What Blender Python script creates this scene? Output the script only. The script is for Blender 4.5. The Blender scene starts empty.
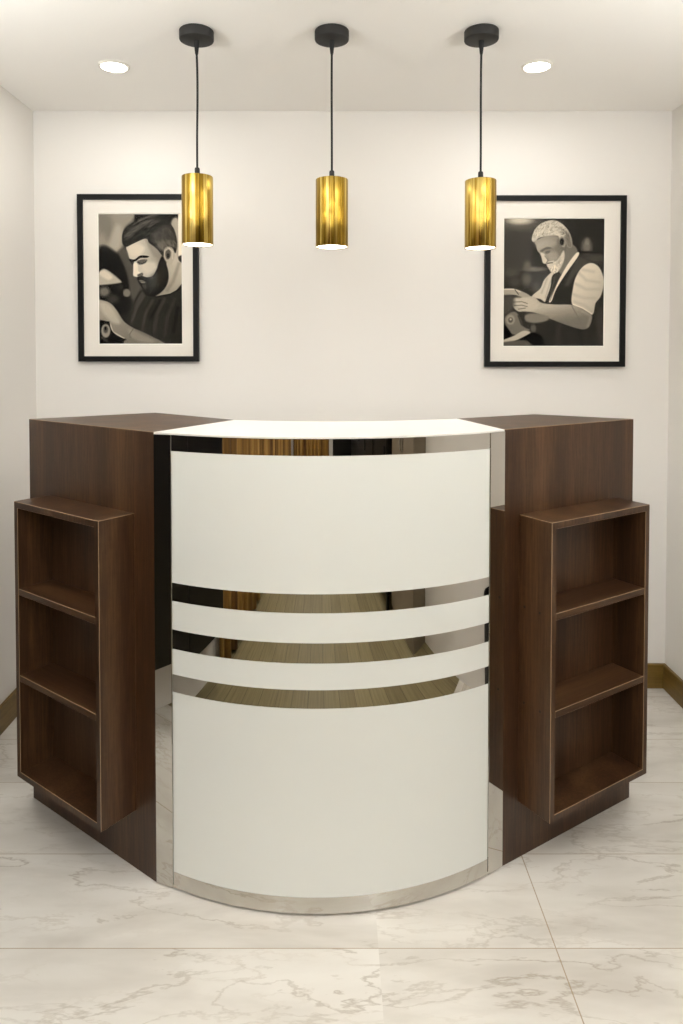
import bpy, bmesh, math, random
import numpy as np
from mathutils import Vector, Matrix

random.seed(4)
SC = bpy.context.scene
COL = SC.collection

# ------------------------------------------------------------------ camera
cam_d = bpy.data.cameras.new('camera')
cam = bpy.data.objects.new('camera', cam_d)
COL.objects.link(cam)
cam.location = (0, 0, 1.37)
cam.rotation_euler = (math.pi/2 - 0.0272, 0, 0)
cam_d.sensor_fit = 'VERTICAL'
cam_d.sensor_height = 36.0
cam_d.sensor_width = 24.0
cam_d.lens = 700.0/1024.0*36.0
cam_d.shift_x = (341.5-335.0)/1024.0
cam_d.shift_y = (371.4-512.0)/1024.0
cam_d.clip_start = 0.02
SC.camera = cam

# ------------------------------------------------------------------ world, exposure
world = bpy.data.worlds.new('world'); SC.world = world
world.use_nodes = True
world.node_tree.nodes['Background'].inputs[0].default_value = (0.9, 0.85, 0.78, 1)
world.node_tree.nodes['Background'].inputs[1].default_value = 0.3
SC.view_settings.view_transform = 'Standard'
SC.view_settings.look = 'None'
SC.view_settings.gamma = 1.0
SC.view_settings.use_curve_mapping = False
SC.view_settings.exposure = 0.30

# ------------------------------------------------------------------ large lights
WARM = (1.0, 0.985, 0.955)
NEUTRAL = (0.96, 0.99, 1.0)
FILL_DAY = (0.95, 0.985, 1.0)
DOWN_W = 1.9          # every recessed downlight
FILL_WINDOW_W = 24.0       # fill light added as daylight through an unseen window behind the viewer
FILL_PANEL_W = 8.0        # fill from added ceiling panels, unseen behind the viewer
PEND_W = 0.35
FILL_UP_W = 18.0           # each added, unseen wall sconce, shining upwards to brighten the ceiling
def area(name, loc, rot, sx, sy, power, color, shape='RECTANGLE', spread=180):
    l = bpy.data.lights.new(name, 'AREA'); l.shape = shape; l.size = sx
    if shape in ('RECTANGLE', 'ELLIPSE'): l.size_y = sy
    l.energy = power; l.color = color; l.spread = math.radians(spread)
    o = bpy.data.objects.new(name, l); COL.objects.link(o)
    o.location = loc; o.rotation_euler = rot
    return o
XL, XR, YB, YF, ZC = -1.209, 1.350, 2.830, -3.2, 2.335
area('window_daylight', (-0.35, YF+0.03, 1.62), (math.pi/2, 0, 0), 1.5, 1.0, FILL_WINDOW_W, FILL_DAY)  # added lamp filling the desk front from behind the viewer
FILL_PANELS = [(-0.5, -0.25), (0.62, -0.25), (0.06, -1.9)]
for (x, y) in FILL_PANELS:
    area('ceiling_panel_light', (x, y, ZC-0.035), (0, 0, 0), 0.56, 0.56, FILL_PANEL_W, WARM)
DOWN = [(-0.745, 2.387), (0.681, 2.387), (-0.756, 1.05), (0.691, 1.05)]  # last two are unseen, added to continue the grid and light the room
for (x, y) in DOWN:
    area('downlight_light', (x, y, ZC-0.012), (0, 0, 0), 0.08, 0.08, DOWN_W, WARM, 'DISK')

ADDED_SCONCES = [(XL, 1.0, 1), (XR, 1.0, -1), (XL, -1.2, 1), (XR, -1.2, -1)]
for (x, y, s_) in ADDED_SCONCES:
    area('sconce_light', (x+s_*.085, y, 1.765), (math.pi, 0, 0), 0.11, 0.26, FILL_UP_W, NEUTRAL)

# ------------------------------------------------------------------ helpers
def srgb(r, g, b):
    f = lambda c: (c/255/12.92) if c/255 <= .04045 else ((c/255+.055)/1.055)**2.4
    return (f(r), f(g), f(b), 1)
def new_mat(name):
    m = bpy.data.materials.new(name); m.use_nodes = True
    nt = m.node_tree; b = nt.nodes['Principled BSDF']
    return m, nt, b
def plain(name, col, rough=.5, metal=0, coat=0, emit=None, es=0):
    m, nt, b = new_mat(name)
    b.inputs['Base Color'].default_value = col
    b.inputs['Roughness'].default_value = rough
    b.inputs['Metallic'].default_value = metal
    b.inputs['Coat Weight'].default_value = coat
    b.inputs['Coat Roughness'].default_value = .08
    if emit:
        b.inputs['Emission Color'].default_value = emit
        b.inputs['Emission Strength'].default_value = es
    return m
def N(nt, t, **kw):
    n = nt.nodes.new(t)
    for k, v in kw.items(): setattr(n, k, v)
    return n
def math_node(nt, op, a, b=None, c=None, clamp=False):
    n = nt.nodes.new('ShaderNodeMath'); n.operation = op; n.use_clamp = clamp
    for i, v in enumerate((a, b, c)):
        if v is None: continue
        if isinstance(v, (int, float)): n.inputs[i].default_value = v
        else: nt.links.new(v, n.inputs[i])
    return n.outputs[0]
def ramp(nt, fac, stops):
    r = nt.nodes.new('ShaderNodeValToRGB')
    e = r.color_ramp.elements
    while len(e) < len(stops): e.new(.5)
    for i, (p, c) in enumerate(stops): e[i].position = p; e[i].color = c
    nt.links.new(fac, r.inputs[0]); return r.outputs[0]
def noise(nt, vec, scale, detail=3, rough=.5, dist=0):
    n = nt.nodes.new('ShaderNodeTexNoise')
    n.inputs['Scale'].default_value = scale; n.inputs['Detail'].default_value = detail
    n.inputs['Roughness'].default_value = rough; n.inputs['Distortion'].default_value = dist
    if vec is not None: nt.links.new(vec, n.inputs['Vector'])
    return n.outputs[0]
def mapping(nt, vec, scale=(1, 1, 1), rot=(0, 0, 0), loc=(0, 0, 0)):
    n = nt.nodes.new('ShaderNodeMapping')
    n.inputs['Scale'].default_value = scale; n.inputs['Rotation'].default_value = rot
    n.inputs['Location'].default_value = loc
    nt.links.new(vec, n.inputs['Vector']); return n.outputs[0]
def mixc(nt, fac, a, b, mode='MIX'):
    n = nt.nodes.new('ShaderNodeMix'); n.data_type = 'RGBA'; n.blend_type = mode
    for i, v in ((0, fac), (6, a), (7, b)):
        if isinstance(v, (int, float)): n.inputs[i].default_value = v
        elif isinstance(v, tuple): n.inputs[i].default_value = v
        else: nt.links.new(v, n.inputs[i])
    return n.outputs[2]
def bump(nt, b, h, strength, dist=.002):
    n = nt.nodes.new('ShaderNodeBump'); n.inputs['Strength'].default_value = strength
    n.inputs['Distance'].default_value = dist
    nt.links.new(h, n.inputs['Height']); nt.links.new(n.outputs[0], b.inputs['Normal'])

def wood_mat(name, dark, mid, light, grain='z', rough=.38, fiddle=0.5):
    m, nt, b = new_mat(name)
    tc = N(nt, 'ShaderNodeTexCoord').outputs['Object']
    st = {'z': (1, 1, .045), 'x': (.045, 1, 1), 'y': (1, .045, 1)}[grain]
    st2 = {'z': (1, 1, .012), 'x': (.012, 1, 1), 'y': (1, .012, 1)}[grain]
    broad = noise(nt, mapping(nt, tc, st2), 11, 2, .5, .1)
    fine = noise(nt, mapping(nt, tc, st), 150, 4, .65, .2)
    pores = noise(nt, mapping(nt, tc, st), 420, 2, .6)
    fl = noise(nt, mapping(nt, tc, tuple(1.0/ (s*12) if s < 1 else 1 for s in st)), 45, 2, .5)
    f = math_node(nt, 'MULTIPLY_ADD', fine, .5, math_node(nt, 'MULTIPLY', broad, .62))
    f = math_node(nt, 'MULTIPLY_ADD', fl, .12*fiddle, f)
    f = math_node(nt, 'SUBTRACT', f, math_node(nt, 'MULTIPLY', math_node(nt, 'GREATER_THAN', pores, .62), .06))
    nt.links.new(ramp(nt, f, [(.34, dark), (.56, mid), (.80, light)]), b.inputs['Base Color'])
    b.inputs['Roughness'].default_value = rough
    b.inputs['Specular IOR Level'].default_value = .42
    bump(nt, b, fine, .12, .0006)
    return m

# ------------------------------------------------------------------ materials
M = {}
WD = (srgb(35, 20, 9), srgb(60, 38, 21), srgb(92, 65, 40))
M['wood'] = wood_mat('dark_walnut_laminate', *WD)
M['wood_flat'] = wood_mat('dark_walnut_laminate_lengthwise', *WD, grain='x')
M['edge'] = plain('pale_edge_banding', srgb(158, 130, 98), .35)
M['white'] = plain('white_gloss_laminate', srgb(221, 222, 216), .32)
M['white_top'] = plain('white_counter_top', srgb(232, 229, 222), .3)
M['mirror'] = plain('polished_steel', (.60, .58, .545, 1), .015, 1)
M['black'] = plain('black_metal', srgb(16, 14, 12), .6)
M['cord'] = plain('black_cord', srgb(6, 6, 5), .7)
M['trimwhite'] = plain('white_trim', srgb(240, 236, 226), .4)
M['lens'] = plain('lit_lens', (1, 1, 1, 1), .5, emit=(1, .94, .84, 1), es=9)
M['lens2'] = plain('lit_panel_lens', (1, 1, 1, 1), .5, emit=(.97, .99, 1, 1), es=3)  # glow of the added ceiling panels and sconces
M['frame'] = plain('black_frame', srgb(8, 8, 7), .5)
M['frame'].node_tree.nodes['Principled BSDF'].inputs['Specular IOR Level'].default_value = .2
M['blackcab'] = plain('black_lacquer', srgb(14, 12, 11), .3)
M['screw'] = plain('dark_screw', srgb(18, 12, 9), .5)
M['steelknob'] = plain('satin_steel', (.6, .6, .58, 1), .3, 1)

def paint(name, col, b_s=.15):
    m, nt, b = new_mat(name)
    tc = N(nt, 'ShaderNodeTexCoord').outputs['Object']
    n1 = noise(nt, tc, 2.0, 2)
    nt.links.new(ramp(nt, n1, [(.3, tuple(c*.985 for c in col[:3])+(1,)), (.7, col)]), b.inputs['Base Color'])
    b.inputs['Roughness'].default_value = .85
    bump(nt, b, noise(nt, tc, 320, 3, .6), b_s, .0006)
    return m
M['wall'] = paint('warm_white_wall_paint', srgb(231, 227, 221))
M['ceil'] = paint('ceiling_paint', srgb(249, 246, 241))
M['mat'] = paint('picture_mount_card', srgb(232, 226, 216), .05)

# brass, brushed along the tube
m, nt, b = new_mat('brushed_brass')
tc = N(nt, 'ShaderNodeTexCoord').outputs['Object']
mp = mapping(nt, tc, (1, 1, .01))
s1 = noise(nt, mp, 60, 3, .6); s2 = noise(nt, mp, 260, 3, .6)
st = math_node(nt, 'MULTIPLY_ADD', s1, .65, math_node(nt, 'MULTIPLY', s2, .35))
nt.links.new(ramp(nt, st, [(.38, srgb(100, 76, 18)), (.5, srgb(168, 134, 50)), (.61, srgb(226, 202, 122))]), b.inputs['Base Color'])
b.inputs['Metallic'].default_value = 1
nt.links.new(math_node(nt, 'MULTIPLY_ADD', s2, .3, .14), b.inputs['Roughness'])
bump(nt, b, st, .3, .002)
b.inputs['Anisotropic'].default_value = .85
tg = N(nt, 'ShaderNodeTangent', direction_type='RADIAL', axis='Z')
nt.links.new(tg.outputs[0], b.inputs['Tangent'])
b.inputs['Anisotropic Rotation'].default_value = 0.0
M['brass'] = m

# skirting: oak-olive wood
M['skirt'] = wood_mat('oak_skirting', srgb(84, 64, 22), srgb(108, 84, 34), srgb(132, 104, 50), 'x', .4)
M['skirt_y'] = wood_mat('oak_skirting_side', srgb(84, 64, 22), srgb(108, 84, 34), srgb(132, 104, 50), 'y', .4)

# marble tiles
def marble():
    m, nt, b = new_mat('polished_cream_marble_tiles')
    tc = N(nt, 'ShaderNodeTexCoord').outputs['Object']
    sep = N(nt, 'ShaderNodeSeparateXYZ'); nt.links.new(tc, sep.inputs[0])
    x, y = sep.outputs[0], sep.outputs[1]
    # joints across the room (rows) and one line of long joints
    rows = [0.965, 1.27, 1.573, 1.876, 2.194, 2.443, 2.75]
    line = None; rowid = None
    for r in rows:
        d = math_node(nt, 'ABSOLUTE', math_node(nt, 'SUBTRACT', y, r))
        g = math_node(nt, 'LESS_THAN', d, .0011)
        line = g if line is None else math_node(nt, 'MAXIMUM', line, g)
        s = math_node(nt, 'GREATER_THAN', y, r)
        rowid = s if rowid is None else math_node(nt, 'ADD', rowid, s)
    for c in (.508, -1.0):
        if c < -.9: continue
        d = math_node(nt, 'ABSOLUTE', math_node(nt, 'SUBTRACT', x, c))
        line = math_node(nt, 'MAXIMUM', line, math_node(nt, 'LESS_THAN', d, .0014))
    side = math_node(nt, 'GREATER_THAN', x, .1)
    # veins lean one way on the left, the other way on the right
    off = N(nt, 'ShaderNodeCombineXYZ')
    nt.links.new(math_node(nt, 'MULTIPLY', rowid, 3.17), off.inputs[2])
    va = N(nt, 'ShaderNodeVectorMath'); va.operation = 'ADD'
    nt.links.new(tc, va.inputs[0]); nt.links.new(off.outputs[0], va.inputs[1])
    v = va.outputs[0]
    vl = mapping(nt, v, (.8, 3.0, 1), (0, 0, math.radians(-58)))
    vr = mapping(nt, v, (.8, 3.0, 1), (0, 0, math.radians(52)), (3, 1, 0))
    mv = N(nt, 'ShaderNodeMix'); mv.data_type = 'VECTOR'
    nt.links.new(side, mv.inputs[0]); nt.links.new(vl, mv.inputs[4]); nt.links.new(vr, mv.inputs[5])
    p = mv.outputs[1]
    def vein(sc, w, dist, det=6):
        n = noise(nt, p, sc, det, .6, dist)
        a = math_node(nt, 'ABSOLUTE', math_node(nt, 'SUBTRACT', n, .5))
        return math_node(nt, 'SUBTRACT', 1, math_node(nt, 'DIVIDE', a, w), clamp=True)
    v1 = vein(1.9, .013, .25, 7); v2 = vein(4.2, .02, .2, 7)
    cloud = noise(nt, p, 2.6, 4, .55, .3)
    msk = noise(nt, v, 3.2, 2)
    m1 = math_node(nt, 'MULTIPLY', v1, math_node(nt, 'MULTIPLY_ADD', msk, 2.6, -.7, True))
    m2 = math_node(nt, 'MULTIPLY', v2, math_node(nt, 'MULTIPLY_ADD', cloud, 3.0, -1.3, True))
    col = ramp(nt, cloud, [(.3, srgb(202, 196, 186)), (.5, srgb(219, 214, 205)), (.72, srgb(228, 224, 216))])
    col = mixc(nt, math_node(nt, 'MULTIPLY', m2, .5), col, srgb(166, 150, 128))
    col = mixc(nt, math_node(nt, 'MULTIPLY', m1, .55), col, srgb(152, 138, 118))
    col = mixc(nt, math_node(nt, 'MULTIPLY', line, .8), col, srgb(150, 128, 98))
    nt.links.new(col, b.inputs['Base Color'])
    b.inputs['Roughness'].default_value = .22
    nt.links.new(math_node(nt, 'MULTIPLY_ADD', line, .5, .14), b.inputs['Roughness'])
    b.inputs['Specular IOR Level'].default_value = .5
    return m
M['marble'] = marble()

# timber planks of the next floor area
m, nt, b = new_mat('khaki_oak_planks')
tc = N(nt, 'ShaderNodeTexCoord').outputs['Object']
sep = N(nt, 'ShaderNodeSeparateXYZ'); nt.links.new(tc, sep.inputs[0])
px = math_node(nt, 'DIVIDE', sep.outputs[0], .16)
fr = math_node(nt, 'FRACT', px); pid = math_node(nt, 'FLOOR', px)
gap = math_node(nt, 'LESS_THAN', fr, .03)
wn = N(nt, 'ShaderNodeTexWhiteNoise', noise_dimensions='1D'); nt.links.new(pid, wn.inputs['W'])
g = noise(nt, mapping(nt, tc, (1, .05, 1)), 60, 4, .6, .2)
f = math_node(nt, 'MULTIPLY_ADD', wn.outputs[0], .25, math_node(nt, 'MULTIPLY', g, .8))
c = ramp(nt, f, [(.25, srgb(100, 90, 62)), (.55, srgb(122, 111, 80)), (.85, srgb(142, 130, 98))])
c = mixc(nt, math_node(nt, 'MULTIPLY', gap, .75), c, srgb(50, 42, 28))
nt.links.new(c, b.inputs['Base Color']); b.inputs['Roughness'].default_value = .6
b.inputs['Specular IOR Level'].default_value = .2
M['planks'] = m

# curtain cloth
m, nt, b = new_mat('golden_brown_cloth')
tc = N(nt, 'ShaderNodeTexCoord').outputs['Object']
w = noise(nt, mapping(nt, tc, (1, 1, .03)), 9, 2)
nt.links.new(ramp(nt, w, [(.35, srgb(96, 64, 26)), (.5, srgb(150, 112, 50)), (.68, srgb(186, 150, 84))]), b.inputs['Base Color'])
b.inputs['Roughness'].default_value = .6
M['cloth'] = m

# picture glass: clear pane with a faint sheen
m, nt, b = new_mat('picture_glass'); nt.nodes.remove(b)
tr = N(nt, 'ShaderNodeBsdfTransparent'); gl = N(nt, 'ShaderNodeBsdfGlossy'); gl.inputs['Roughness'].default_value = .03
mx = N(nt, 'ShaderNodeMixShader'); mx.inputs[0].default_value = .004
nt.links.new(tr.outputs[0], mx.inputs[1]); nt.links.new(gl.outputs[0], mx.inputs[2])
nt.links.new(mx.outputs[0], nt.nodes['Material Output'].inputs[0])
M['glass'] = m
m, nt, b = new_mat('window_glass'); nt.nodes.remove(b)
tr = N(nt, 'ShaderNodeBsdfTransparent'); gl = N(nt, 'ShaderNodeBsdfGlossy'); gl.inputs['Roughness'].default_value = .01
mx = N(nt, 'ShaderNodeMixShader'); mx.inputs[0].default_value = .06
nt.links.new(tr.outputs[0], mx.inputs[1]); nt.links.new(gl.outputs[0], mx.inputs[2])
nt.links.new(mx.outputs[0], nt.nodes['Material Output'].inputs[0])
M['winglass'] = m  # pane of the added, unseen window

# ------------------------------------------------------------------ mesh helpers
def obj(name, bm, mats, parent=None, smooth=False, bevel=0, bevel_mat=-1, segs=1, loc=None):
    me = bpy.data.meshes.new(name); bmesh.ops.recalc_face_normals(bm, faces=bm.faces)
    if smooth:
        for f in bm.faces: f.smooth = True
    if bevel:
        bw = bm.edges.layers.float.new('bevel_weight_edge')
        for ed in bm.edges:
            if len(ed.link_faces) == 2 and ed.calc_face_angle_signed(0) > math.radians(35): ed[bw] = 1.0
    bm.to_mesh(me); bm.free()
    if not isinstance(mats, (list, tuple)): mats = [mats]
    for mm in mats: me.materials.append(mm)
    o = bpy.data.objects.new(name, me); COL.objects.link(o)
    if parent is not None: o.parent = parent
    if loc is not None: o.location = loc
    if bevel:
        bv = o.modifiers.new('bevel', 'BEVEL'); bv.width = bevel; bv.segments = segs
        bv.limit_method = 'WEIGHT'
        if bevel_mat >= 0: bv.material = bevel_mat
    if smooth:
        try:
            me.set_sharp_from_angle(angle=math.radians(38))
        except Exception: pass
    return o
def box(bm, x0, x1, y0, y1, z0, z1, mat=0):
    v = [bm.verts.new(p) for p in ((x0, y0, z0), (x1, y0, z0), (x1, y1, z0), (x0, y1, z0), (x0, y0, z1), (x1, y0, z1), (x1, y1, z1), (x0, y1, z1))]
    for q in ((0, 3, 2, 1), (4, 5, 6, 7), (0, 1, 5, 4), (1, 2, 6, 5), (2, 3, 7, 6), (3, 0, 4, 7)):
        f = bm.faces.new([v[i] for i in q]); f.material_index = mat
def prism(bm, pts, z0, z1):
    a = [bm.verts.new((p[0], p[1], z0)) for p in pts]; c = [bm.verts.new((p[0], p[1], z1)) for p in pts]
    bm.faces.new(a[::-1]); bm.faces.new(c)
    n = len(pts)
    for i in range(n): bm.faces.new([a[i], a[(i+1) % n], c[(i+1) % n], c[i]])
def lathe(bm, prof, seg=48, cx=0, cy=0, cap0=True, cap1=True):
    rings = []
    for r, z in prof:
        rings.append([bm.verts.new((cx+r*math.cos(2*math.pi*i/seg), cy+r*math.sin(2*math.pi*i/seg), z)) for i in range(seg)])
    for a, c in zip(rings, rings[1:]):
        for i in range(seg): bm.faces.new([a[i], a[(i+1) % seg], c[(i+1) % seg], c[i]])
    if cap0: bm.faces.new(rings[0][::-1])
    if cap1: bm.faces.new(rings[-1])
def B(): return bmesh.new()
def empty(name, loc=(0, 0, 0), rz=0, parent=None):
    o = bpy.data.objects.new(name, None); COL.objects.link(o); o.location = loc; o.rotation_euler = (0, 0, rz)
    o.empty_display_size = .05
    if parent is not None: o.parent = parent
    return o
def tag(o, label, cat, group=None):
    o['label'] = label; o['category'] = cat
    if group: o['group'] = group
    return o
def struct(o): o['kind'] = 'structure'; return o
def bx(name, x0, x1, y0, y1, z0, z1, mat, parent=None, **kw):
    bm = B(); box(bm, x0, x1, y0, y1, z0, z1); return obj(name, bm, mat, parent, **kw)

# ------------------------------------------------------------------ room shell
T = .1
SPLIT = 1.2
struct(bx('floor', XL-T, XR+T, SPLIT, YB+T, -.06, 0, M['marble']))
struct(bx('floor', XL-T, XR+T, YF-T, SPLIT, -.06, 0, M['planks']))
struct(bx('ceiling', XL-T, XR+T, YF-T, YB+T, ZC, ZC+.08, M['ceil']))
struct(bx('wall_back', XL-T, XR+T, YB, YB+T, 0, ZC, M['wall']))
struct(bx('wall_left', XL-T, XL, YF, YB, 0, ZC, M['wall']))
struct(bx('wall_right', XR, XR+T, YF, YB, 0, ZC, M['wall']))
# front wall with an opening for the added, unseen fill window
bm = B()
WX0, WX1, WZ0, WZ1 = -1.1, .4, 1.12, 2.12
box(bm, XL-T, WX0, YF-T, YF, 0, ZC); box(bm, WX1, XR+T, YF-T, YF, 0, ZC)
box(bm, WX0, WX1, YF-T, YF, 0, WZ0); box(bm, WX0, WX1, YF-T, YF, WZ1, ZC)
struct(obj('wall_front', bm, M['wall']))
bm = B(); e = .045
box(bm, WX0, WX0+e, YF-.07, YF-.02, WZ0, WZ1); box(bm, WX1-e, WX1, YF-.07, YF-.02, WZ0, WZ1)
box(bm, WX0+e, WX1-e, YF-.07, YF-.02, WZ0, WZ0+e); box(bm, WX0+e, WX1-e, YF-.07, YF-.02, WZ1-e, WZ1)
box(bm, -.37, -.33, YF-.07, YF-.02, WZ0+e, WZ1-e)
win = struct(obj('window_1', bm, M['trimwhite']))
bx('window_pane', WX0+e, WX1-e, YF-.047, YF-.043, WZ0+e, WZ1-e, M['winglass'], win)
# skirting boards
SK = .1
struct(bx('baseboard_back', XL, XR, YB-.014, YB, 0, SK, M['skirt'], bevel=.002))
struct(bx('baseboard_left', XL, XL+.014, 1.9, YB-.014, 0, SK, M['skirt_y'], bevel=.002))
struct(bx('baseboard_right', XR-.014, XR, 1.95, YB-.014, 0, SK, M['skirt_y'], bevel=.002))

# ------------------------------------------------------------------ reception desk
HT = 1.168
O2 = np.array([-.0066, 1.773]); th = math.radians(3.1)
UX = np.array([math.cos(th), math.sin(th)]); UY = np.array([-math.sin(th), math.cos(th)])
R_ARC = .819; SAG = .108
CEN = O2 + UY*(R_ARC-SAG)
AE = math.asin(.4065/R_ARC)
def arcpt(t, r): return tuple(CEN - UY*math.cos(t)*r + UX*math.sin(t)*r)
def arc(r, n=56, a0=-AE, a1=AE): return [arcpt(a0+(a1-a0)*i/n, r) for i in range(n+1)]
def band_pts(r0, r1, a0=-AE, a1=AE, n=56): return arc(r1, n, a0, a1) + arc(r0, n, a0, a1)[::-1]

LN, LF, LB, LS = (-.460, 1.772), (-.928, 2.118), (-.602, 2.345), (-.300, 2.092)
RN, RF, RB, RS = (.4440, 1.8285), (.906, 2.119), (.652, 2.285), (.372, 2.135)
desk = empty('reception_desk', (float(O2[0]), 2.0, 0))
OFF = Vector((-float(O2[0]), -2.0, 0))
tag(desk, 'reception desk with white curved front, mirror bands and dark wood wings with open shelves', 'reception desk')
def dpart(name, bm, mats, parent=desk, **kw):
    o = obj(name, bm, mats, parent, **kw)
    if parent is desk: o.location = OFF
    return o
# back arc of the countertop through LS, RS bulging to the front
def arc3(a, c, sag, n=24):
    a = np.array(a); c = np.array(c); mid = (a+c)/2; ch = np.linalg.norm(c-a); r = (ch*ch/4+sag*sag)/(2*sag)
    d = (c-a)/ch; nrm = np.array([-d[1], d[0]])
    if nrm[1] < 0: nrm = -nrm
    ce = mid + nrm*(r-sag); h = math.asin(ch/2/r)
    return [tuple(ce - nrm*math.cos(t)*r + d*math.sin(t)*r) for t in np.linspace(-h, h, n+1)]
back_arc = arc3(LS, RS, .07)
top_out = [LN] + arc(R_ARC+.003) + [RN] + back_arc[::-1]
bm = B(); prism(bm, top_out, HT-.004, HT)
dpart('countertop', bm, M['white_top'])
# core body behind the facing
core = [LN] + arc(R_ARC-.006) + [RN] + back_arc[::-1]
ins = [(p[0], p[1]) for p in core]
bm = B(); prism(bm, [LN] + arc(R_ARC-.016) + [RN] + back_arc[::-1], 0, .006)
dpart('plinth', bm, M['black'])  # black strip that paints the contact shadow line under the kickplate
bm = B(); prism(bm, ins, .0065, HT-.004)
dpart('desk_carcass', bm, M['white'])
# white facing panels between the mirror bands (one curved panel mesh)
Z = [.0, .047, .512, .557, .622, .671, .744, .790, 1.123, HT-.005]
bm = B()
for z0, z1 in ((Z[1], Z[2]), (Z[3], Z[4]), (Z[5], Z[6]), (Z[7], Z[8])):
    prism(bm, band_pts(R_ARC-.006, R_ARC+.0005, -AE+.003, AE-.003), z0, z1)
front = dpart('curved_front_panel', bm, M['white'], smooth=True)
front['label'] = 'white curved front panel'
for k, (z0, z1) in enumerate(((Z[2], Z[3]), (Z[4], Z[5]), (Z[6], Z[7]))):
    bm = B(); prism(bm, band_pts(R_ARC-.006, R_ARC+.001, -AE+.003, AE-.003, 72), z0, z1)
    o = dpart('mirror_band', bm, M['mirror'], smooth=True); o['label'] = 'curved mirror-polished horizontal band'
bm = B(); prism(bm, band_pts(R_ARC-.006, R_ARC+.001, -AE+.003, AE-.003, 72), Z[8], Z[9])
dpart('top_mirror_band', bm, M['mirror'], smooth=True)['label'] = 'mirror band under the countertop edge'
bm = B(); prism(bm, band_pts(R_ARC-.006, R_ARC+.001, -AE+.003, AE-.003, 72), .007, Z[1])
dpart('mirror_kickplate', bm, M['mirror'], smooth=True)['label'] = 'mirror kickplate band along the floor'
# vertical mirror strips beside the wings
def strip(p, q, out=.004):
    p = np.array(p); q = np.array(q); d = (q-p)/np.linalg.norm(q-p); n = np.array([d[1], -d[0]])
    if n[1] > 0: n = -n
    p = p + d*.001; q = q - d*.001
    bm = B(); prism(bm, [tuple(p), tuple(q), tuple(q+n*out), tuple(p+n*out)], .003, HT-.005)
    o = dpart('vertical_mirror_strip', bm, M['mirror'], bevel=.0006); o['label'] = 'upright mirror strip beside the wooden wing'
pl = arcpt(-AE, R_ARC-.003); pr_ = arcpt(AE, R_ARC-.003)
strip(LN, pl); strip(pr_, RN)

# wings: solid wooden returns (built in their own axes so the grain follows)
def wing(P0, P1, PB, PS, sgn):
    P0, P1, PB, PS = [Vector((*p, 0)) for p in (P0, P1, PB, PS)]
    d = (P1-P0).normalized(); ang = math.atan2(d.y, d.x)
    inv = Matrix.Rotation(-ang, 4, 'Z')
    L = [inv @ (p-P0) for p in (P0, P1, PB, PS)]
    bm = B(); prism(bm, [(p.x, p.y) for p in L], .0, HT)
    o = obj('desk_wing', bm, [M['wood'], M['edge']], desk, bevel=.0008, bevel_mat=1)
    o.location = P0 + OFF; o.rotation_euler = (0, 0, ang)
    o['label'] = 'dark wood wing of the desk'
    return o, (P1-P0).length
wl, lenL = wing(LN, LF, LB, LS, 1)
wr, lenR = wing(RN, RF, RB, RS, -1)
# open shelf boxes fixed to the wings; in the wing's axes x runs along the face
def shelf_box(P0, P1, s0, s1, z0, z1, shelves, dots, side):
    P0 = Vector((*P0, 0)); P1 = Vector((*P1, 0)); d = (P1-P0).normalized(); ang = math.atan2(d.y, d.x)
    # outward = towards the camera; local y sign
    n = Vector((-d.y, d.x, 0)); sg = 1 if n.y < 0 else -1
    D = .110; t = .018
    def yb(a, c):
        a, c = sg*a, sg*c
        return (a, c) if a < c else (c, a)
    bm = B()
    y0, y1 = yb(.0006, D)
    def ring(y):
        return ([bm.verts.new((a, y, c)) for a, c in ((s0, z0), (s1, z0), (s1, z1), (s0, z1))],
                [bm.verts.new((a, y, c)) for a, c in ((s0+t, z0+t), (s1-t, z0+t), (s1-t, z1-t), (s0+t, z1-t))])
    oa, ia = ring(y0); oc, ic = ring(y1)
    for i in range(4):
        j = (i+1) % 4
        bm.faces.new([oa[i], oa[j], ia[j], ia[i]]); bm.faces.new([oc[j], oc[i], ic[i], ic[j]])
        bm.faces.new([oa[j], oa[i], oc[i], oc[j]]); bm.faces.new([ia[i], ia[j], ic[j], ic[i]])
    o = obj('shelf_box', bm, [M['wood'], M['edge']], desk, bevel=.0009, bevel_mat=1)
    o.location = P0 + OFF; o.rotation_euler = (0, 0, ang)
    o['label'] = 'open three-compartment wooden shelf box'
    a, c = yb(.0006, .006)
    bm = B(); box(bm, s0+t, s1-t, a, c, z0+t, z1-t); obj('back_board', bm, M['wood'], o)
    for z in shelves:
        a, c = yb(.006, D-.001)
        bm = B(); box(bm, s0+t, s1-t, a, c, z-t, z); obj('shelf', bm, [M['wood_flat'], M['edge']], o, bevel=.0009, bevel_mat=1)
    for (yy, zz) in dots:
        bm = B()
        lathe(bm, [(.0034, 0), (.0034, .0008)], 16)
        ob = obj('screw_hole', bm, M['screw'], o)
        ob.location = (s0+.0002, sg*yy, zz); ob.rotation_euler = (0, -math.pi/2, 0)
    return o
shelf_box(LN, LF, .079, .474, .161, .950, (.704, .457), (), 'l')
shelf_box(RN, RF, .058, .466, .158, .937, (.700, .446), ((.02, .694), (.072, .694), (.02, .436), (.075, .436)), 'r')

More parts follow.
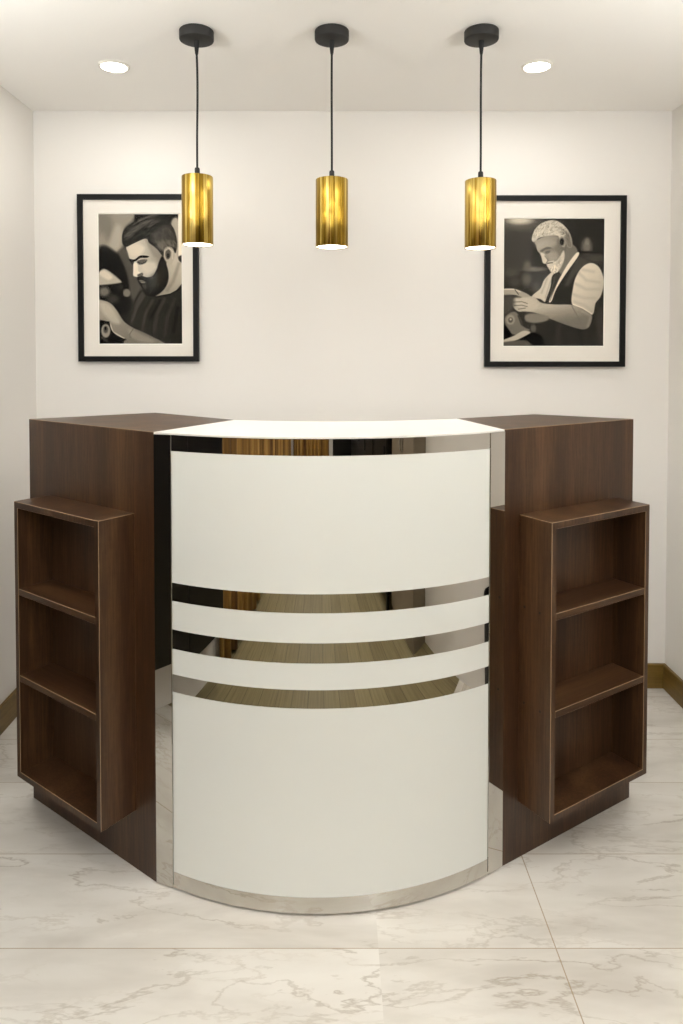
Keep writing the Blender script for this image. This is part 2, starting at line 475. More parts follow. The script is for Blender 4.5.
# ------------------------------------------------------------------ pendant lamps
def pendant(x, y, ztop, zbot, r, label, rz):
    t = empty('pendant_lamp', (x, y, ZC), rz)
    tag(t, label, 'pendant lamp', 'pendant lamps over the desk')
    bm = B()
    R = .0515
    lathe(bm, [(R-.002, 0), (R, -.002), (R, -.025), (R-.001, -.0275), (R-.004, -.029), (.004, -.0295)], 64)
    obj('ceiling_canopy', bm, M['black'], t, smooth=True)
    bm = B(); lathe(bm, [(.0085, -.0295), (.0078, -.039), (.005, -.065), (.0035, -.071)], 24)
    obj('cord_grip', bm, M['cord'], t, smooth=True)
    # cord, with a faint bow
    zt = ztop-ZC; n = 26; bm = B(); rings = []
    for i in range(n+1):
        f = i/n; z = -.064+(zt+.024+.064)*f; dx = .0028*math.sin(math.pi*f*1.3)*(1-f); rr = .0033
        rings.append([bm.verts.new((dx+rr*math.cos(a), rr*math.sin(a), z)) for a in [2*math.pi*k/10 for k in range(10)]])
    for a, c in zip(rings, rings[1:]):
        for k in range(10): bm.faces.new([a[k], a[(k+1) % 10], c[(k+1) % 10], c[k]])
    bm.faces.new(rings[0]); bm.faces.new(rings[-1][::-1])
    obj('cord', bm, M['cord'], t, smooth=True)
    bm = B(); lathe(bm, [(.0078, zt), (.0078, zt+.022), (.0066, zt+.026), (.0035, zt+.027)], 24)
    obj('cord_socket', bm, M['black'], t, smooth=True)
    zb = zbot-ZC
    bm = B()
    lathe(bm, [(.004, zt), (r-.003, zt), (r-.0008, zt-.0008), (r, zt-.003), (r, zb+.001), (r-.0006, zb), (r-.0022, zb), (r-.0026, zb+.001), (r-.0026, zb+.03), (.004, zb+.032)], 72)
    obj('lamp_shade', bm, M['brass'], t, smooth=True)
    bm = B(); lathe(bm, [(r-.0027, zb+.0045), (r-.0027, zb+.0025), (r-.006, zb+.0015)], 48)
    obj('light_diffuser', bm, M['lens'], t)
    l = area('pendant_light', (x, y, zbot-.004), (0, 0, 0), .07, .07, PEND_W, WARM, 'DISK')
    return t
pendant(-.4160, 2.13, 1.901, 1.695, .0470, 'leftmost of the three brushed brass pendant lamps on black cords', .3)
pendant(-.0095, 2.13, 1.892, 1.688, .0490, 'middle one of the three brushed brass pendant lamps on black cords', 1.9)
pendant(.4400, 2.13, 1.889, 1.685, .0470, 'rightmost of the three brushed brass pendant lamps on black cords', 4.1)

# ------------------------------------------------------------------ downlights, added ceiling panels
labs = ['round recessed ceiling downlight left of the pendant lamps', 'round recessed ceiling downlight right of the pendant lamps',
        'round recessed ceiling downlight left, above the viewer', 'round recessed ceiling downlight right, above the viewer']
for (x, y), lb in zip(DOWN, labs):
    t = tag(empty('ceiling_downlight', (x, y, ZC)), lb, 'ceiling light', 'recessed round downlights')
    bm = B(); lathe(bm, [(.052, 0), (.052, -.002), (.046, -.005), (.043, -.005), (.043, -.002)], 56, cap0=False, cap1=False)
    obj('trim_ring', bm, M['trimwhite'], t, smooth=True)
    bm = B(); lathe(bm, [(.043, -.0005), (.043, -.0038), (.038, -.0055)], 48)
    obj('light_lens', bm, M['lens'], t)
pn = ['square white ceiling light panel behind the viewer on the left', 'square white ceiling light panel behind the viewer on the right', 'square white ceiling light panel farthest behind the viewer']
for (x, y), lb in zip(FILL_PANELS, pn):
    t = tag(empty('ceiling_light_panel', (x, y, ZC)), lb, 'ceiling light', 'square ceiling light panels')
    bm = B()
    for a in ((-.3, .3, -.3, -.28), (-.3, .3, .28, .3), (-.3, -.28, -.28, .28), (.28, .3, -.28, .28)): box(bm, a[0], a[1], a[2], a[3], -.03, 0)
    obj('panel_frame', bm, M['trimwhite'], t)
    bm = B(); box(bm, -.28, .28, -.28, .28, -.026, -.002); obj('light_lens', bm, M['lens2'], t)

# ------------------------------------------------------------------ framed photographs
def catmull(pts, k=8):
    P = np.array(pts, float); n = len(P); out = []
    for i in range(n):
        p0, p1, p2, p3 = P[i-1], P[i], P[(i+1) % n], P[(i+2) % n]
        for t in np.linspace(0, 1, k, endpoint=False):
            out.append(.5*((2*p1)+(-p0+p2)*t+(2*p0-5*p1+4*p2-p3)*t*t+(-p0+3*p1-3*p2+p3)*t**3))
    return np.array(out)
class Print:
    """A monochrome print painted on a fine grid, in its own units."""
    def __init__(s, x0, y0, x1, y1, nx, ny, base):
        xs = x0+(np.arange(nx)+.5)*(x1-x0)/nx; ys = y0+(np.arange(ny)+.5)*(y1-y0)/ny
        s.X, s.Y = np.meshgrid(xs, ys); s.V = np.full(s.X.shape, float(base)); s.rng = np.random.RandomState(3)
        s.nx, s.ny = nx, ny
    def sd(s, pts):
        P = np.array(pts, float); Q = np.roll(P, -1, 0)
        d = np.full(s.X.shape, 1e9); ins = np.zeros(s.X.shape, bool)
        for (ax, ay), (cx, cy) in zip(P, Q):
            ex, ey = cx-ax, cy-ay; L = ex*ex+ey*ey+1e-9
            t = np.clip(((s.X-ax)*ex+(s.Y-ay)*ey)/L, 0, 1)
            d = np.minimum(d, np.hypot(s.X-ax-t*ex, s.Y-ay-t*ey))
            if ay != cy:
                c = ((ay > s.Y) != (cy > s.Y)) & (s.X < ex*(s.Y-ay)/(cy-ay)+ax); ins ^= c
        return np.where(ins, d, -d)
    def put(s, a, v):
        s.V = s.V*(1-a)+v*a
    def poly(s, pts, v, blur=2.5, op=1, smooth=True, grad=None, tex=0):
        q = catmull(pts, 6) if smooth else pts
        a = np.clip(s.sd(q)/(2*blur)+.5, 0, 1)*op
        val = np.full(s.X.shape, float(v))
        if grad:                        # (x0,y0,x1,y1,v1): tone runs from v at the first point to v1 at the second
            gx, gy = grad[2]-grad[0], grad[3]-grad[1]
            t = np.clip(((s.X-grad[0])*gx+(s.Y-grad[1])*gy)/(gx*gx+gy*gy), 0, 1)
            val = v+(grad[4]-v)*t
        if tex: val = val+s.rng.randn(*s.X.shape)*tex
        s.put(a, val)
    def ell(s, cx, cy, rx, ry, v, blur=.15, op=1, rot=0):
        c, n = math.cos(rot), math.sin(rot)
        u = ((s.X-cx)*c+(s.Y-cy)*n)/rx; w = (-(s.X-cx)*n+(s.Y-cy)*c)/ry
        s.put(np.clip((1-np.hypot(u, w))/(2*blur)+.5, 0, 1)*op, v)
    def line(s, pts, wd, v, op=1, blur=1.5):
        d = np.full(s.X.shape, 1e9)
        for (ax, ay), (cx, cy) in zip(pts, pts[1:]):
            ex, ey = cx-ax, cy-ay; L = ex*ex+ey*ey+1e-9
            t = np.clip(((s.X-ax)*ex+(s.Y-ay)*ey)/L, 0, 1)
            d = np.minimum(d, np.hypot(s.X-ax-t*ex, s.Y-ay-t*ey))
        s.put(np.clip((wd/2-d)/(2*blur)+.5, 0, 1)*op, v)
    def strands(s, pts, n, length, ang, tones, wd=3.0, op=.6, spread=.4):
        """short hair strokes scattered inside an outline; ang(x, y) gives their lie"""
        P = np.array(pts, float); lo, hi = P.min(0), P.max(0); k = 0; rg = random.Random(7)
        def inside(x, y):
            c = False
            for (ax, ay), (bx_, by) in zip(P, np.roll(P, -1, 0)):
                if (ay > y) != (by > y) and x < (bx_-ax)*(y-ay)/(by-ay)+ax: c = not c
            return c
        while k < n:
            x = rg.uniform(lo[0], hi[0]); y = rg.uniform(lo[1], hi[1])
            if not inside(x, y): continue
            a = ang(x, y)+rg.uniform(-spread, spread); L = length*rg.uniform(.5, 1.1)
            s.line([(x, y), (x+L*math.cos(a), y+L*math.sin(a))], wd, rg.choice(tones), op, 1.6); k += 1
    def mesh(s, name, w, h, parent, loc):
        s.V = np.clip(s.V+s.rng.randn(*s.V.shape)*2.2, 8, 235)
        nx, ny = s.nx, s.ny
        gx = np.linspace(-w/2, w/2, nx+1); gz = np.linspace(h/2, -h/2, ny+1)
        GX, GZ = np.meshgrid(gx, gz)
        co = np.stack([GX, np.zeros_like(GX), GZ], -1).reshape(-1, 3)
        i = np.arange(ny*nx); r = i//nx; c = i % nx; a = r*(nx+1)+c
        faces = np.stack([a, a+nx+1, a+nx+2, a+1], -1)
        me = bpy.data.meshes.new(name)
        me.vertices.add(len(co)); me.vertices.foreach_set('co', co.ravel())
        me.loops.add(faces.size); me.loops.foreach_set('vertex_index', faces.ravel().astype(np.int32))
        me.polygons.add(len(faces)); me.polygons.foreach_set('loop_start', (np.arange(len(faces))*4).astype(np.int32))
        me.update(calc_edges=True); me.validate()
        at = me.color_attributes.new('print', 'FLOAT_COLOR', 'CORNER')
        v = np.clip((s.V.ravel()-50)*1.22+32, 8, 240)/255
        rgb = np.stack([v*1.0, v*.945, v*.85], -1)
        lin = np.where(rgb <= .04045, rgb/12.92, ((rgb+.055)/1.055)**2.4)
        cc = np.concatenate([lin, np.ones((len(lin), 1))], 1)
        at.data.foreach_set('color', np.repeat(cc, 4, 0).astype(np.float32).ravel())
        m, nt, b = new_mat(name+'_ink')
        an = N(nt, 'ShaderNodeVertexColor'); an.layer_name = 'print'
        nt.links.new(an.outputs[0], b.inputs['Base Color']); b.inputs['Roughness'].default_value = .6
        b.inputs['Specular IOR Level'].default_value = .02
        me.materials.append(m)
        o = bpy.data.objects.new(name, me); COL.objects.link(o); o.parent = parent; o.location = loc
        return o

def frame(x0, x1, z0, z1, fw, px0, px1, pz0, pz1, pr, label):
    cx, cz = (x0+x1)/2, (z0+z1)/2; D = .022
    t = tag(empty('framed_photograph', (cx, YB, cz)), label, 'picture', 'framed barber photographs')
    w, h = (x1-x0)/2, (z1-z0)/2
    bm = B()
    # mitred frame
    for (a, c, dd, e) in (((-w, h), (w, h), (w-fw, h-fw), (-w+fw, h-fw)), ((w, h), (w, -h), (w-fw, -h+fw), (w-fw, h-fw)),
                          ((w, -h), (-w, -h), (-w+fw, -h+fw), (w-fw, -h+fw)), ((-w, -h), (-w, h), (-w+fw, h-fw), (-w+fw, -h+fw))):
        f = [bm.verts.new((p[0], -D, p[1])) for p in (a, c, dd, e)]; g = [bm.verts.new((p[0], -.0005, p[1])) for p in (a, c, dd, e)]
        bm.faces.new(f); bm.faces.new(g[::-1])
        for i in range(4): bm.faces.new([f[i], f[(i+1) % 4], g[(i+1) % 4], g[i]])
    obj('picture_frame', bm, M['frame'], t)
    # mount with a window cut, bevelled core edge
    bm = B(); e = .003
    iw0, iw1, iz0, iz1 = px0-cx, px1-cx, pz0-cz, pz1-cz
    W, Hh = w-fw+.001, h-fw+.001
    def rect(xa, xb, za, zb, y): return [bm.verts.new((q[0], y, q[1])) for q in ((xa, zb), (xb, zb), (xb, za), (xa, za))]
    o_ = rect(-W, W, -Hh, Hh, -.013); i1 = rect(iw0-e, iw1+e, iz0-e, iz1+e, -.013); i2 = rect(iw0, iw1, iz0, iz1, -.0105); ob = rect(-W, W, -Hh, Hh, -.0105)
    for i in range(4):
        j = (i+1) % 4
        bm.faces.new([o_[i], o_[j], i1[j], i1[i]]); f = bm.faces.new([i1[i], i1[j], i2[j], i2[i]]); f.material_index = 1
        bm.faces.new([ob[i], ob[j], o_[j], o_[i]]); bm.faces.new([i2[i], i2[j], ob[j], ob[i]])
    obj('mount_board', bm, [M['mat'], M['trimwhite']], t)
    pr.mesh('photo_print', iw1-iw0+.004, iz1-iz0+.004, t, ((iw0+iw1)/2, -.010, (iz0+iz1)/2))
    bm = B(); box(bm, -W, W, -.0165, -.015, -Hh, Hh); obj('glass_pane', bm, M['glass'], t)
    bm = B(); box(bm, -W, W, -.0095, -.004, -Hh, Hh); obj('backing_board', bm, M['frame'], t)
    return t

# --- left print: bearded young man in a dark shirt, looking down at his hands
p = Print(56, 65, 622, 945, 190, 296, 52)
p.poly([(40, 50), (300, 50), (296, 110), (240, 170), (225, 290), (160, 335), (95, 310), (40, 260)], 142, 18)
p.poly([(40, 60), (120, 60), (160, 160), (140, 260), (90, 200), (60, 200)], 112, 24, .7)
p.poly([(170, 150), (215, 160), (205, 290), (150, 320), (120, 290)], 165, 16, .8)
p.poly([(302, 50), (640, 50), (640, 200), (302, 140)], 44, 5, smooth=False)
p.poly([(548, 130), (600, 110), (600, 350), (575, 350)], 165, 8)
p.poly([(596, 50), (640, 50), (640, 352), (596, 352)], 222, 2.5, smooth=False)
p.poly([(600, 352), (640, 352), (640, 420), (600, 400)], 60, 6)
p.poly([(190, 330), (260, 300), (290, 400), (345, 560), (290, 650), (235, 500)], 88, 14)
p.poly([(60, 300), (180, 330), (250, 480), (262, 620), (240, 740), (56, 660)], 40, 12)
p.poly([(50, 480), (100, 437), (205, 515), (190, 532), (75, 545), (50, 540)], 172, 6)
p.poly([(60, 470), (98, 445), (150, 490), (120, 510)], 205, 8, .8)
p.ell(95, 590, 36, 32, 118, .4); p.ell(246, 598, 25, 27, 122, .2); p.ell(150, 640, 40, 30, 70, .5); p.ell(205, 560, 18, 18, 60, .5)
# neck
p.poly([(520, 380), (575, 325), (600, 380), (640, 425), (640, 560), (560, 600), (440, 625), (500, 540)], 150, 3, grad=(500, 560, 620, 420, 182))
p.line([(600, 400), (560, 520), (520, 580)], 22, 120, .5, 8)
# shirt
p.poly([(650, 545), (560, 597), (450, 622), (390, 618), (340, 580), (300, 640), (262, 730), (250, 800), (280, 830), (400, 890), (505, 960), (650, 960)], 57, 3.5, tex=3)
for a, v, w in (([(360, 620), (310, 700), (280, 790)], 84, 18), ([(420, 650), (370, 740), (350, 850)], 76, 20), ([(500, 640), (450, 740), (430, 860)], 74, 22), ([(570, 640), (520, 760), (500, 880)], 70, 22), ([(350, 600), (300, 690)], 96, 8), ([(470, 650), (400, 780)], 44, 14), ([(590, 700), (560, 860)], 42, 20)):
    p.line(a, w, v, .75, 7)
p.line([(440, 624), (540, 606), (625, 558)], 7, 34, .9, 2)
# face
p.poly([(246, 285), (300, 262), (380, 232), (440, 290), (495, 335), (510, 430), (470, 560), (400, 600), (340, 530), (312, 492), (290, 478), (294, 430), (290, 398), (268, 372), (258, 330)], 186, 2.5, grad=(330, 380, 500, 360, 132))
p.poly([(380, 240), (440, 290), (492, 335), (495, 370), (440, 360), (400, 300)], 132, 10, .8)
p.poly([(262, 290), (330, 270), (370, 300), (330, 345), (266, 350)], 200, 12, .7)
p.poly([(350, 400), (430, 390), (450, 430), (400, 470), (360, 450)], 205, 14, .6)
# ear and temple
p.poly([(500, 300), (530, 283), (560, 298), (572, 340), (560, 385), (545, 408), (525, 400), (505, 370), (496, 335)], 170, 2.5)
p.poly([(512, 318), (532, 305), (545, 325), (540, 360), (520, 372), (508, 345)], 92, 4)
p.ell(527, 347, 9, 16, 48, .3); p.line([(535, 298), (558, 320), (556, 370)], 5, 205, .7, 2)
# hair
p.poly([(216, 250), (220, 200), (240, 160), (300, 118), (380, 82), (440, 67), (490, 88), (530, 118), (566, 165), (585, 230), (586, 290), (575, 330), (556, 292), (530, 280), (500, 298), (494, 350), (450, 300), (400, 262), (378, 232), (300, 262), (244, 290), (226, 275)], 52, 3, tex=7)
p.poly([(440, 190), (540, 150), (580, 230), (580, 300), (530, 280), (495, 300), (470, 300), (420, 240)], 84, 14, .8, tex=8)
p.poly([(470, 250), (560, 250), (570, 290), (520, 282), (492, 312), (460, 290)], 112, 12, .8, tex=6)
hair = [(222, 245), (228, 200), (250, 165), (310, 124), (385, 90), (445, 74), (500, 100), (430, 145), (385, 200), (300, 245), (250, 270)]
p.strands(hair, 150, 60, lambda x, y: -.55+.9*(300-x)/200 if x < 300 else -.45, (20, 26, 84, 108), 4, .6, .15)
p.strands([(400, 200), (500, 130), (560, 165), (582, 240), (572, 300), (530, 275), (490, 300), (440, 270)], 110, 22, lambda x, y: 1.0, (40, 60, 100, 122), 4, .5, .4)
p.poly([(236, 215), (262, 180), (330, 135), (400, 104), (440, 98), (400, 130), (320, 175), (262, 225)], 98, 8, .5)
p.line([(330, 112), (400, 84), (450, 72)], 12, 125, .6, 6)
p.line([(370, 215), (430, 150), (520, 120)], 6, 30, .8, 3)
# beard
p.poly([(492, 350), (512, 400), (527, 450), (528, 510), (505, 565), (460, 608), (415, 622), (370, 605), (348, 560), (322, 520), (316, 490), (345, 482), (380, 492), (420, 485), (448, 440), (462, 395), (478, 360)], 40, 4, tex=5)
p.strands([(505, 400), (522, 500), (460, 590), (400, 600), (360, 560), (340, 500), (420, 495), (470, 420)], 120, 18, lambda x, y: 1.9, (22, 30, 68, 86), 4, .5)
p.poly([(395, 500), (450, 470), (470, 520), (430, 580), (390, 560)], 62, 14, .6, tex=4)
p.poly([(330, 512), (365, 518), (372, 530), (345, 530)], 128, 2.5); p.line([(335, 520), (372, 524)], 3, 36, .9)
p.poly([(352, 535), (378, 545), (372, 575), (356, 560)], 80, 5, .7)
# brow, eye, nose
p.poly([(264, 368), (300, 372), (340, 346), (396, 350), (384, 362), (340, 364), (306, 386), (272, 388)], 40, 2)
p.poly([(318, 384), (350, 372), (386, 374), (372, 398), (338, 408), (322, 400)], 96, 4); p.line([(322, 392), (350, 402), (376, 388)], 5, 44, .9)
p.poly([(272, 388), (292, 384), (296, 400), (282, 402)], 60, 3)
p.poly([(294, 400), (318, 400), (326, 450), (350, 470), (330, 486), (296, 484), (292, 450)], 214, 4)
p.poly([(318, 476), (352, 462), (356, 480), (330, 488)], 96, 3)
# arm and hands
p.poly([(40, 655), (90, 650), (140, 672), (180, 720), (225, 790), (290, 835), (400, 885), (515, 960), (270, 960), (240, 912), (175, 885), (135, 835), (125, 790), (40, 800)], 152, 3, grad=(150, 700, 300, 900, 120))
p.poly([(56, 668), (110, 668), (160, 720), (200, 800), (150, 800), (90, 740)], 182, 12, .7)
p.poly([(250, 840), (330, 870), (430, 925), (350, 930), (280, 900)], 150, 10, .6)
p.line([(130, 800), (150, 860), (225, 905)], 6, 205, .8, 2); p.line([(290, 838), (262, 880), (270, 900)], 4, 80, .7, 2)
p.poly([(40, 796), (122, 796), (134, 838), (172, 888), (228, 914), (225, 960), (40, 960)], 36, 4)
p.ell(102, 855, 31, 47, 150, .15); p.ell(102, 846, 16, 24, 88, .3); p.ell(100, 838, 8, 12, 40, .3); p.line([(75, 900), (110, 925)], 16, 90, .7, 5)
p.poly([(228, 920), (262, 918), (280, 950), (225, 950)], 120, 4)
frame(-1.0296, -0.5472, 1.3330, 2.0011, 0.0215, -0.9477, -0.6151, 1.4049, 1.9232, p,
      'left black-framed photograph of a dark-bearded person in a dark shirt, looking down')

# --- right print: grey-haired barber in a waistcoat at work
p = Print(55, 50, 620, 773, 224, 286, 62)
p.poly([(40, 40), (300, 40), (230, 140), (200, 330), (40, 380)], 74, 40)
p.ell(145, 62, 62, 20, 232, .5); p.ell(145, 66, 100, 44, 140, .6, .5)
p.poly([(420, 40), (640, 40), (640, 230), (470, 240), (430, 140)], 56, 20)
p.ell(520, 208, 28, 40, 118, .5); p.ell(522, 180, 12, 20, 140, .5, .6); p.line([(470, 240), (620, 244)], 12, 38, .8, 5)
p.ell(575, 275, 60, 24, 84, .5); p.ell(230, 336, 62, 13, 110, .4); p.ell(188, 318, 20, 26, 100, .5); p.ell(185, 395, 26, 34, 96, .5); p.ell(100, 355, 36, 24, 86, .5)
p.ell(120, 410, 30, 24, 78, .5); p.ell(240, 440, 26, 34, 78, .5); p.ell(250, 250, 30, 60, 58, .6)
# neck, head
p.poly([(385, 225), (440, 198), (468, 250), (400, 345), (365, 362), (380, 290)], 118, 3)
p.poly([(234, 180), (300, 148), (370, 158), (402, 200), (395, 270), (372, 330), (340, 360), (318, 345), (298, 312), (276, 300), (268, 262), (244, 232), (238, 205)], 150, 2.5, grad=(260, 250, 400, 220, 112), tex=3)
p.poly([(240, 186), (300, 165), (350, 180), (330, 210), (250, 222)], 166, 10, .6)
p.poly([(300, 250), (350, 240), (360, 280), (320, 290)], 162, 10, .6)
p.poly([(298, 312), (320, 296), (350, 290), (372, 262), (390, 232), (397, 262), (385, 310), (352, 362), (328, 356), (310, 335)], 190, 4, tex=9)
p.poly([(318, 335), (350, 315), (358, 340), (335, 358)], 222, 6, .7, tex=6)
p.line([(302, 304), (330, 300)], 5, 70, .9); p.line([(304, 296), (335, 290)], 6, 205, .6, 2)
p.poly([(260, 232), (296, 212), (322, 216), (318, 222), (290, 228), (272, 240)], 104, 4)
p.poly([(288, 236), (314, 232), (310, 245), (292, 249)], 92, 4, .7)
p.poly([(262, 246), (284, 252), (302, 288), (292, 302), (276, 300), (268, 272)], 192, 3); p.line([(286, 262), (304, 286), (296, 300)], 5, 96, .7, 2)
p.poly([(366, 160), (388, 152), (402, 168), (404, 196), (392, 214), (374, 200)], 148, 2.5); p.ell(381, 182, 12, 20, 56, .3)
p.poly([(213, 176), (218, 140), (240, 100), (275, 74), (325, 61), (370, 74), (408, 108), (432, 155), (438, 200), (432, 215), (408, 206), (400, 160), (380, 152), (364, 162), (356, 150), (300, 150), (250, 162), (234, 182)], 184, 3, tex=12)
p.poly([(360, 90), (410, 120), (436, 200), (412, 205), (402, 165), (375, 148)], 150, 8, .7, tex=10)
p.strands([(220, 168), (225, 125), (275, 80), (330, 68), (385, 95), (420, 150), (400, 155), (350, 146), (290, 146)], 200, 15, lambda x, y: -1.2+(x-230)/150, (120, 150, 190, 206), 4, .5, .6)
p.strands([(370, 100), (410, 125), (432, 200), (410, 200), (402, 165)], 60, 14, lambda x, y: 1.2, (84, 110, 170), 4, .6)
p.strands([(310, 335), (345, 300), (380, 262), (390, 290), (352, 355), (325, 352)], 60, 12, lambda x, y: 1.8, (150, 170, 232), 4, .6)
p.poly([(398, 150), (420, 130), (440, 200), (436, 216), (408, 206)], 112, 8, .75)
p.poly([(225, 178), (300, 152), (356, 154), (350, 172), (290, 176), (240, 196)], 150, 8, .7)
# shirt, collar, tie, waistcoat
p.poly([(330, 352), (334, 400), (306, 520), (262, 505), (216, 490), (262, 446), (285, 395)], 188, 3); p.line([(300, 390), (270, 470)], 10, 150, .6, 5); p.line([(320, 400), (290, 500)], 6, 150, .6, 3)
p.poly([(330, 372), (372, 356), (352, 410), (316, 522), (292, 520), (318, 440)], 66, 3); p.line([(345, 380), (315, 500)], 5, 100, .6, 2)
p.poly([(470, 262), (552, 296), (560, 330), (470, 380), (440, 440), (444, 530), (560, 585), (604, 500), (640, 450), (640, 800), (280, 800), (296, 640), (262, 600), (290, 520), (316, 520), (350, 430), (392, 372), (430, 310)], 58, 3, tex=3)
p.poly([(470, 268), (550, 298), (500, 335), (450, 380), (420, 430), (400, 420), (440, 330)], 92, 10, .75)
p.poly([(464, 244), (474, 260), (402, 366), (350, 452), (326, 516), (312, 516), (345, 440), (378, 372), (420, 300)], 210, 2.5)
p.line([(372, 372), (330, 480), (318, 514)], 4, 90, .7)
p.line([(470, 640), (500, 760)], 18, 44, .7, 8); p.line([(370, 660), (360, 760)], 26, 74, .6, 10); p.poly([(575, 600), (612, 560), (612, 760), (596, 760)], 82, 8, .6)
# near sleeve
p.poly([(548, 302), (590, 326), (614, 380), (616, 430), (600, 490), (572, 530), (556, 592), (500, 560), (440, 532), (446, 440), (462, 378), (500, 322)], 204, 3, grad=(470, 400, 620, 500, 172))
for a in ([(480, 360), (520, 400), (590, 410)], [(460, 420), (520, 450), (596, 450)], [(450, 480), (510, 500), (572, 500)], [(500, 340), (560, 350)], [(455, 520), (510, 540), (552, 570)]):
    p.line(a, 12, 158, .5, 9)
p.line([(446, 534), (500, 556), (552, 590)], 5, 228, .8, 2)
# forearm and hands
p.poly([(180, 488), (230, 494), (270, 526), (350, 536), (438, 538), (500, 562), (548, 592), (552, 630), (530, 668), (494, 676), (420, 655), (330, 622), (240, 585), (180, 575), (140, 575), (108, 545), (110, 505), (150, 500)], 172, 3, grad=(330, 540, 350, 640, 118), tex=5)
p.line([(440, 545), (470, 600), (500, 668)], 6, 110, .7, 3); p.line([(500, 575), (545, 600), (530, 660)], 12, 150, .6, 6)
p.poly([(112, 502), (175, 492), (230, 510), (250, 550), (200, 575), (150, 560)], 186, 8, .6)
for a in ([(112, 522), (160, 520), (190, 530)], [(116, 542), (160, 540), (190, 548)], [(140, 562), (180, 556)]): p.line(a, 4, 84, .8, 2)
p.poly([(40, 452), (110, 446), (165, 464), (205, 488), (170, 496), (118, 482), (40, 482)], 160, 3); p.line([(55, 450), (112, 450), (150, 464)], 5, 222, .8, 2); p.line([(120, 452), (140, 478)], 4, 40, .8, 2)
p.poly([(180, 596), (230, 585), (300, 600), (305, 625), (240, 640), (185, 630)], 128, 6)
# client
p.poly([(40, 500), (110, 490), (110, 560), (60, 600), (40, 600)], 84, 12)
p.poly([(62, 620), (90, 585), (125, 578), (150, 612), (172, 660), (205, 680), (160, 705), (115, 706), (85, 680)], 118, 4)
p.ell(96, 622, 25, 28, 146, .2); p.ell(97, 624, 13, 15, 92, .3); p.ell(97, 620, 6, 6, 170, .3)
p.poly([(48, 650), (80, 670), (100, 712), (48, 735)], 30, 5); p.line([(140, 600), (160, 650), (195, 668)], 8, 54, .8, 4); p.ell(225, 672, 16, 22, 100, .4)
p.poly([(200, 700), (250, 700), (282, 735), (275, 790), (215, 770), (150, 742)], 26, 4)
p.poly([(40, 742), (110, 716), (165, 686), (205, 690), (200, 702), (130, 738), (80, 752), (40, 752)], 176, 3)
p.poly([(40, 756), (110, 742), (190, 740), (215, 790), (40, 790)], 96, 5)
frame(0.6012, 1.1644, 1.3121, 1.9961, 0.0215, 0.6781, 1.0795, 1.3960, 1.9052, p,
      'right black-framed photograph of a grey-haired barber in a waistcoat cutting hair')

# ------------------------------------------------------------------ behind the viewer (furniture seen only in the mirror bands, and added sconces)
def pleat(name, x0, y0, x1, y1, z0, z1, amp, folds, label):
    bm = B(); n = folds*10; d = Vector((x1-x0, y1-y0, 0)); L = d.length; d.normalize(); nr = Vector((-d.y, d.x, 0))
    rows = []
    for zi in range(9):
        z = z0+(z1-z0)*zi/8; rr = []
        for i in range(n+1):
            f = i/n; a = amp*math.sin(f*folds*2*math.pi+.25*math.sin(zi*.7))*(1-.35*zi/8)
            p_ = Vector((x0, y0, z)) + d*(f*L) + nr*a; rr.append(bm.verts.new(p_))
        rows.append(rr)
    for a, c in zip(rows, rows[1:]):
        for i in range(n): bm.faces.new([a[i], a[i+1], c[i+1], c[i]])
    o = obj(name, bm, M['cloth'], smooth=True)
    s_ = o.modifiers.new('solid', 'SOLIDIFY'); s_.thickness = .003
    return tag(o, label, 'curtain', 'brown curtains behind the viewer')
pleat('curtain', -1.13, YF+.08, -1.13, .80, .02, 2.26, .035, 27, 'long golden brown curtain along the left wall behind the viewer')
pleat('curtain', -1.02, YF+.1, .3, YF+.1, .02, 1.05, .035, 11, 'short golden brown curtain below the window behind the viewer')
# dark door in the front wall
dr = struct(bx('door_1', .45, 1.25, YF+.0, YF+.045, .0, 2.05, M['blackcab'], bevel=.003))
bm = B(); lathe(bm, [(.012, 0), (.012, .03), (.026, .036), (.028, .05), (.018, .062)], 24)
hd = obj('door_handle', bm, M['steelknob'], dr, smooth=True); hd.location = (.52, YF+.045, 1.0); hd.rotation_euler = (-math.pi/2, 0, 0)
def cabinet(x0, x1, y0, y1, z0, z1, face, label, nd):
    """cabinet on short legs; doors on the side facing +x (1) or -x (-1)"""
    cx, cy = (x0+x1)/2, (y0+y1)/2
    t = tag(empty('storage_cabinet', (cx, cy, 0)), label, 'cabinet')
    X0, X1, Y0, Y1 = x0-cx, x1-cx, y0-cy, y1-cy
    dt = .018
    b0, b1 = (X0, X1-dt) if face > 0 else (X0+dt, X1)
    bx('body', b0, b1, Y0, Y1, z0, z1, M['blackcab'], t, bevel=.002)
    w = (Y1-Y0)/nd
    for i in range(nd):
        d0 = (X1-dt+.001) if face > 0 else X0
        dd = bx('door', d0, d0+dt-.001, Y0+i*w+.002, Y0+(i+1)*w-.002, z0+.01, z1-.02, M['blackcab'], t, bevel=.002)
        hx = X1 if face > 0 else X0-.02
        if nd > 2: bx('handle', hx, hx+.02, Y0+i*w+w*.85, Y0+i*w+w*.85+.012, (z0+z1)/2-.08, (z0+z1)/2+.08, M['black'], dd, bevel=.003)
    for sx in ((X0+.03, X1-.07) if z0 < .2 else ()):
        for sy in (Y0+.03, Y1-.07):
            bx('leg', sx, sx+.04, sy, sy+.04, 0, z0, M['blackcab'], t)
cabinet(XL+.001, XL+.20, 0.86, 1.78, .25, 1.30, 1, 'black wall-hung storage cabinet on the left wall, reflected in the mirror bands', 2)
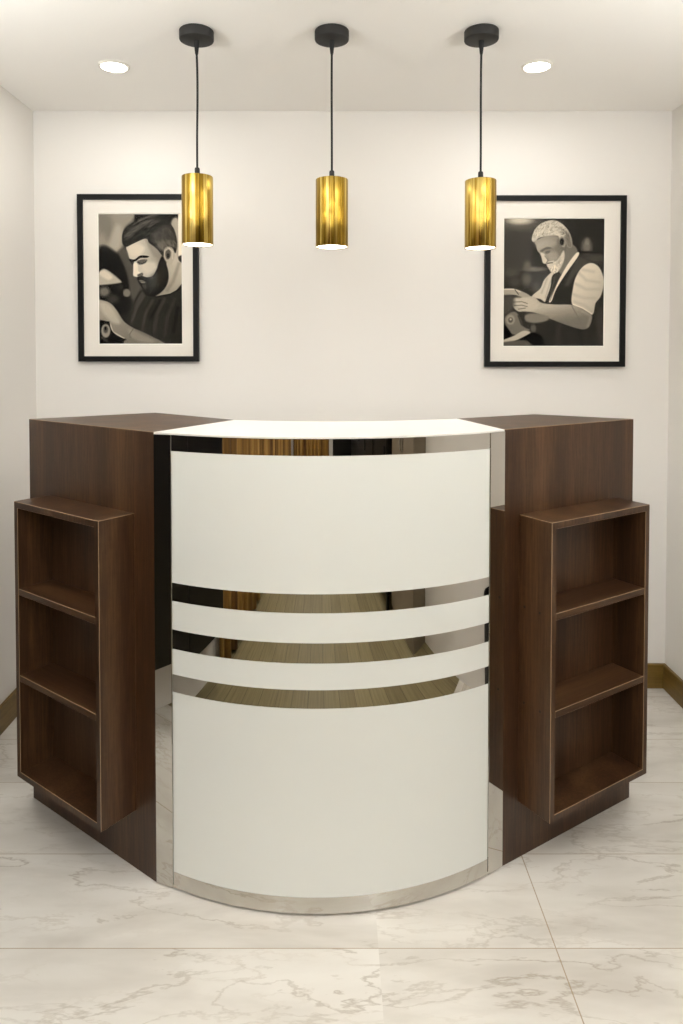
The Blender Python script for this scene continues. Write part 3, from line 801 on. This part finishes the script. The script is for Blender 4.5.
cabinet(XR-.32, XR-.001, -2.6, -.02, .10, 1.5, -1, 'long black storage cabinet by the right wall behind the viewer', 5)
# taupe wardrobe by the right wall
t = tag(empty('wardrobe', (XR-.13, .31, 0)), 'taupe wardrobe by the right wall, reflected in the mirror bands', 'wardrobe')
M['taupe'] = plain('taupe_lacquer', srgb(128, 116, 98), .5)
bx('body', -.09, .129, -.29, .29, 0, 1.95, M['taupe'], t, bevel=.002)
for k in (-1, 1):
    dd = bx('door', -.11, -.091, min(k*.002, k*.288), max(k*.002, k*.288), .06, 1.93, M['taupe'], t, bevel=.002)
    bx('handle', -.13, -.11, k*.03-.006, k*.03+.006, .9, 1.1, M['steelknob'], dd, bevel=.003)
# waste bin
bm = B(); lathe(bm, [(.08, 0), (.098, .44), (.102, .45), (.102, .46), (.096, .46), (.094, .44), (.076, .01)], 48)
b_ = obj('waste_bin', bm, M['black'], smooth=True); b_.location = (XR-.115, 1.66, 0)
tag(b_, 'black round waste bin by the right wall, reflected in the mirror bands', 'bin')
# unseen wall sconces, added to light the ceiling
for (x, y, s_), lb in zip(ADDED_SCONCES, ('black uplight wall sconce above the black cabinet on the left wall', 'black uplight wall sconce on the right wall beside the viewer',
                                   'black uplight wall sconce on the left wall, far behind the viewer', 'black uplight wall sconce on the right wall, far behind the viewer')):
    t = tag(empty('wall_sconce', (x, y, 1.68)), lb, 'wall light', 'uplight wall sconces')
    bm = B(); box(bm, min(0, s_*.012), max(0, s_*.012), -.12, .12, -.09, .06); obj('wall_plate', bm, M['black'], t, bevel=.002)
    bm = B()
    x0, x1 = sorted((s_*.0125, s_*.155))
    box(bm, x0, x1, -.145, -.141, -.06, .085); box(bm, x0, x1, .141, .145, -.06, .085); box(bm, x0, x1, -.141, .141, -.06, -.055)
    xa, xb = sorted((s_*.151, s_*.155)); box(bm, xa, xb, -.141, .141, -.055, .085)
    obj('lamp_shade', bm, M['black'], t)
    xa, xb = sorted((s_*.02, s_*.148)); bm = B(); box(bm, xa, xb, -.138, .138, .06, .066); obj('light_diffuser', bm, M['lens2'], t)
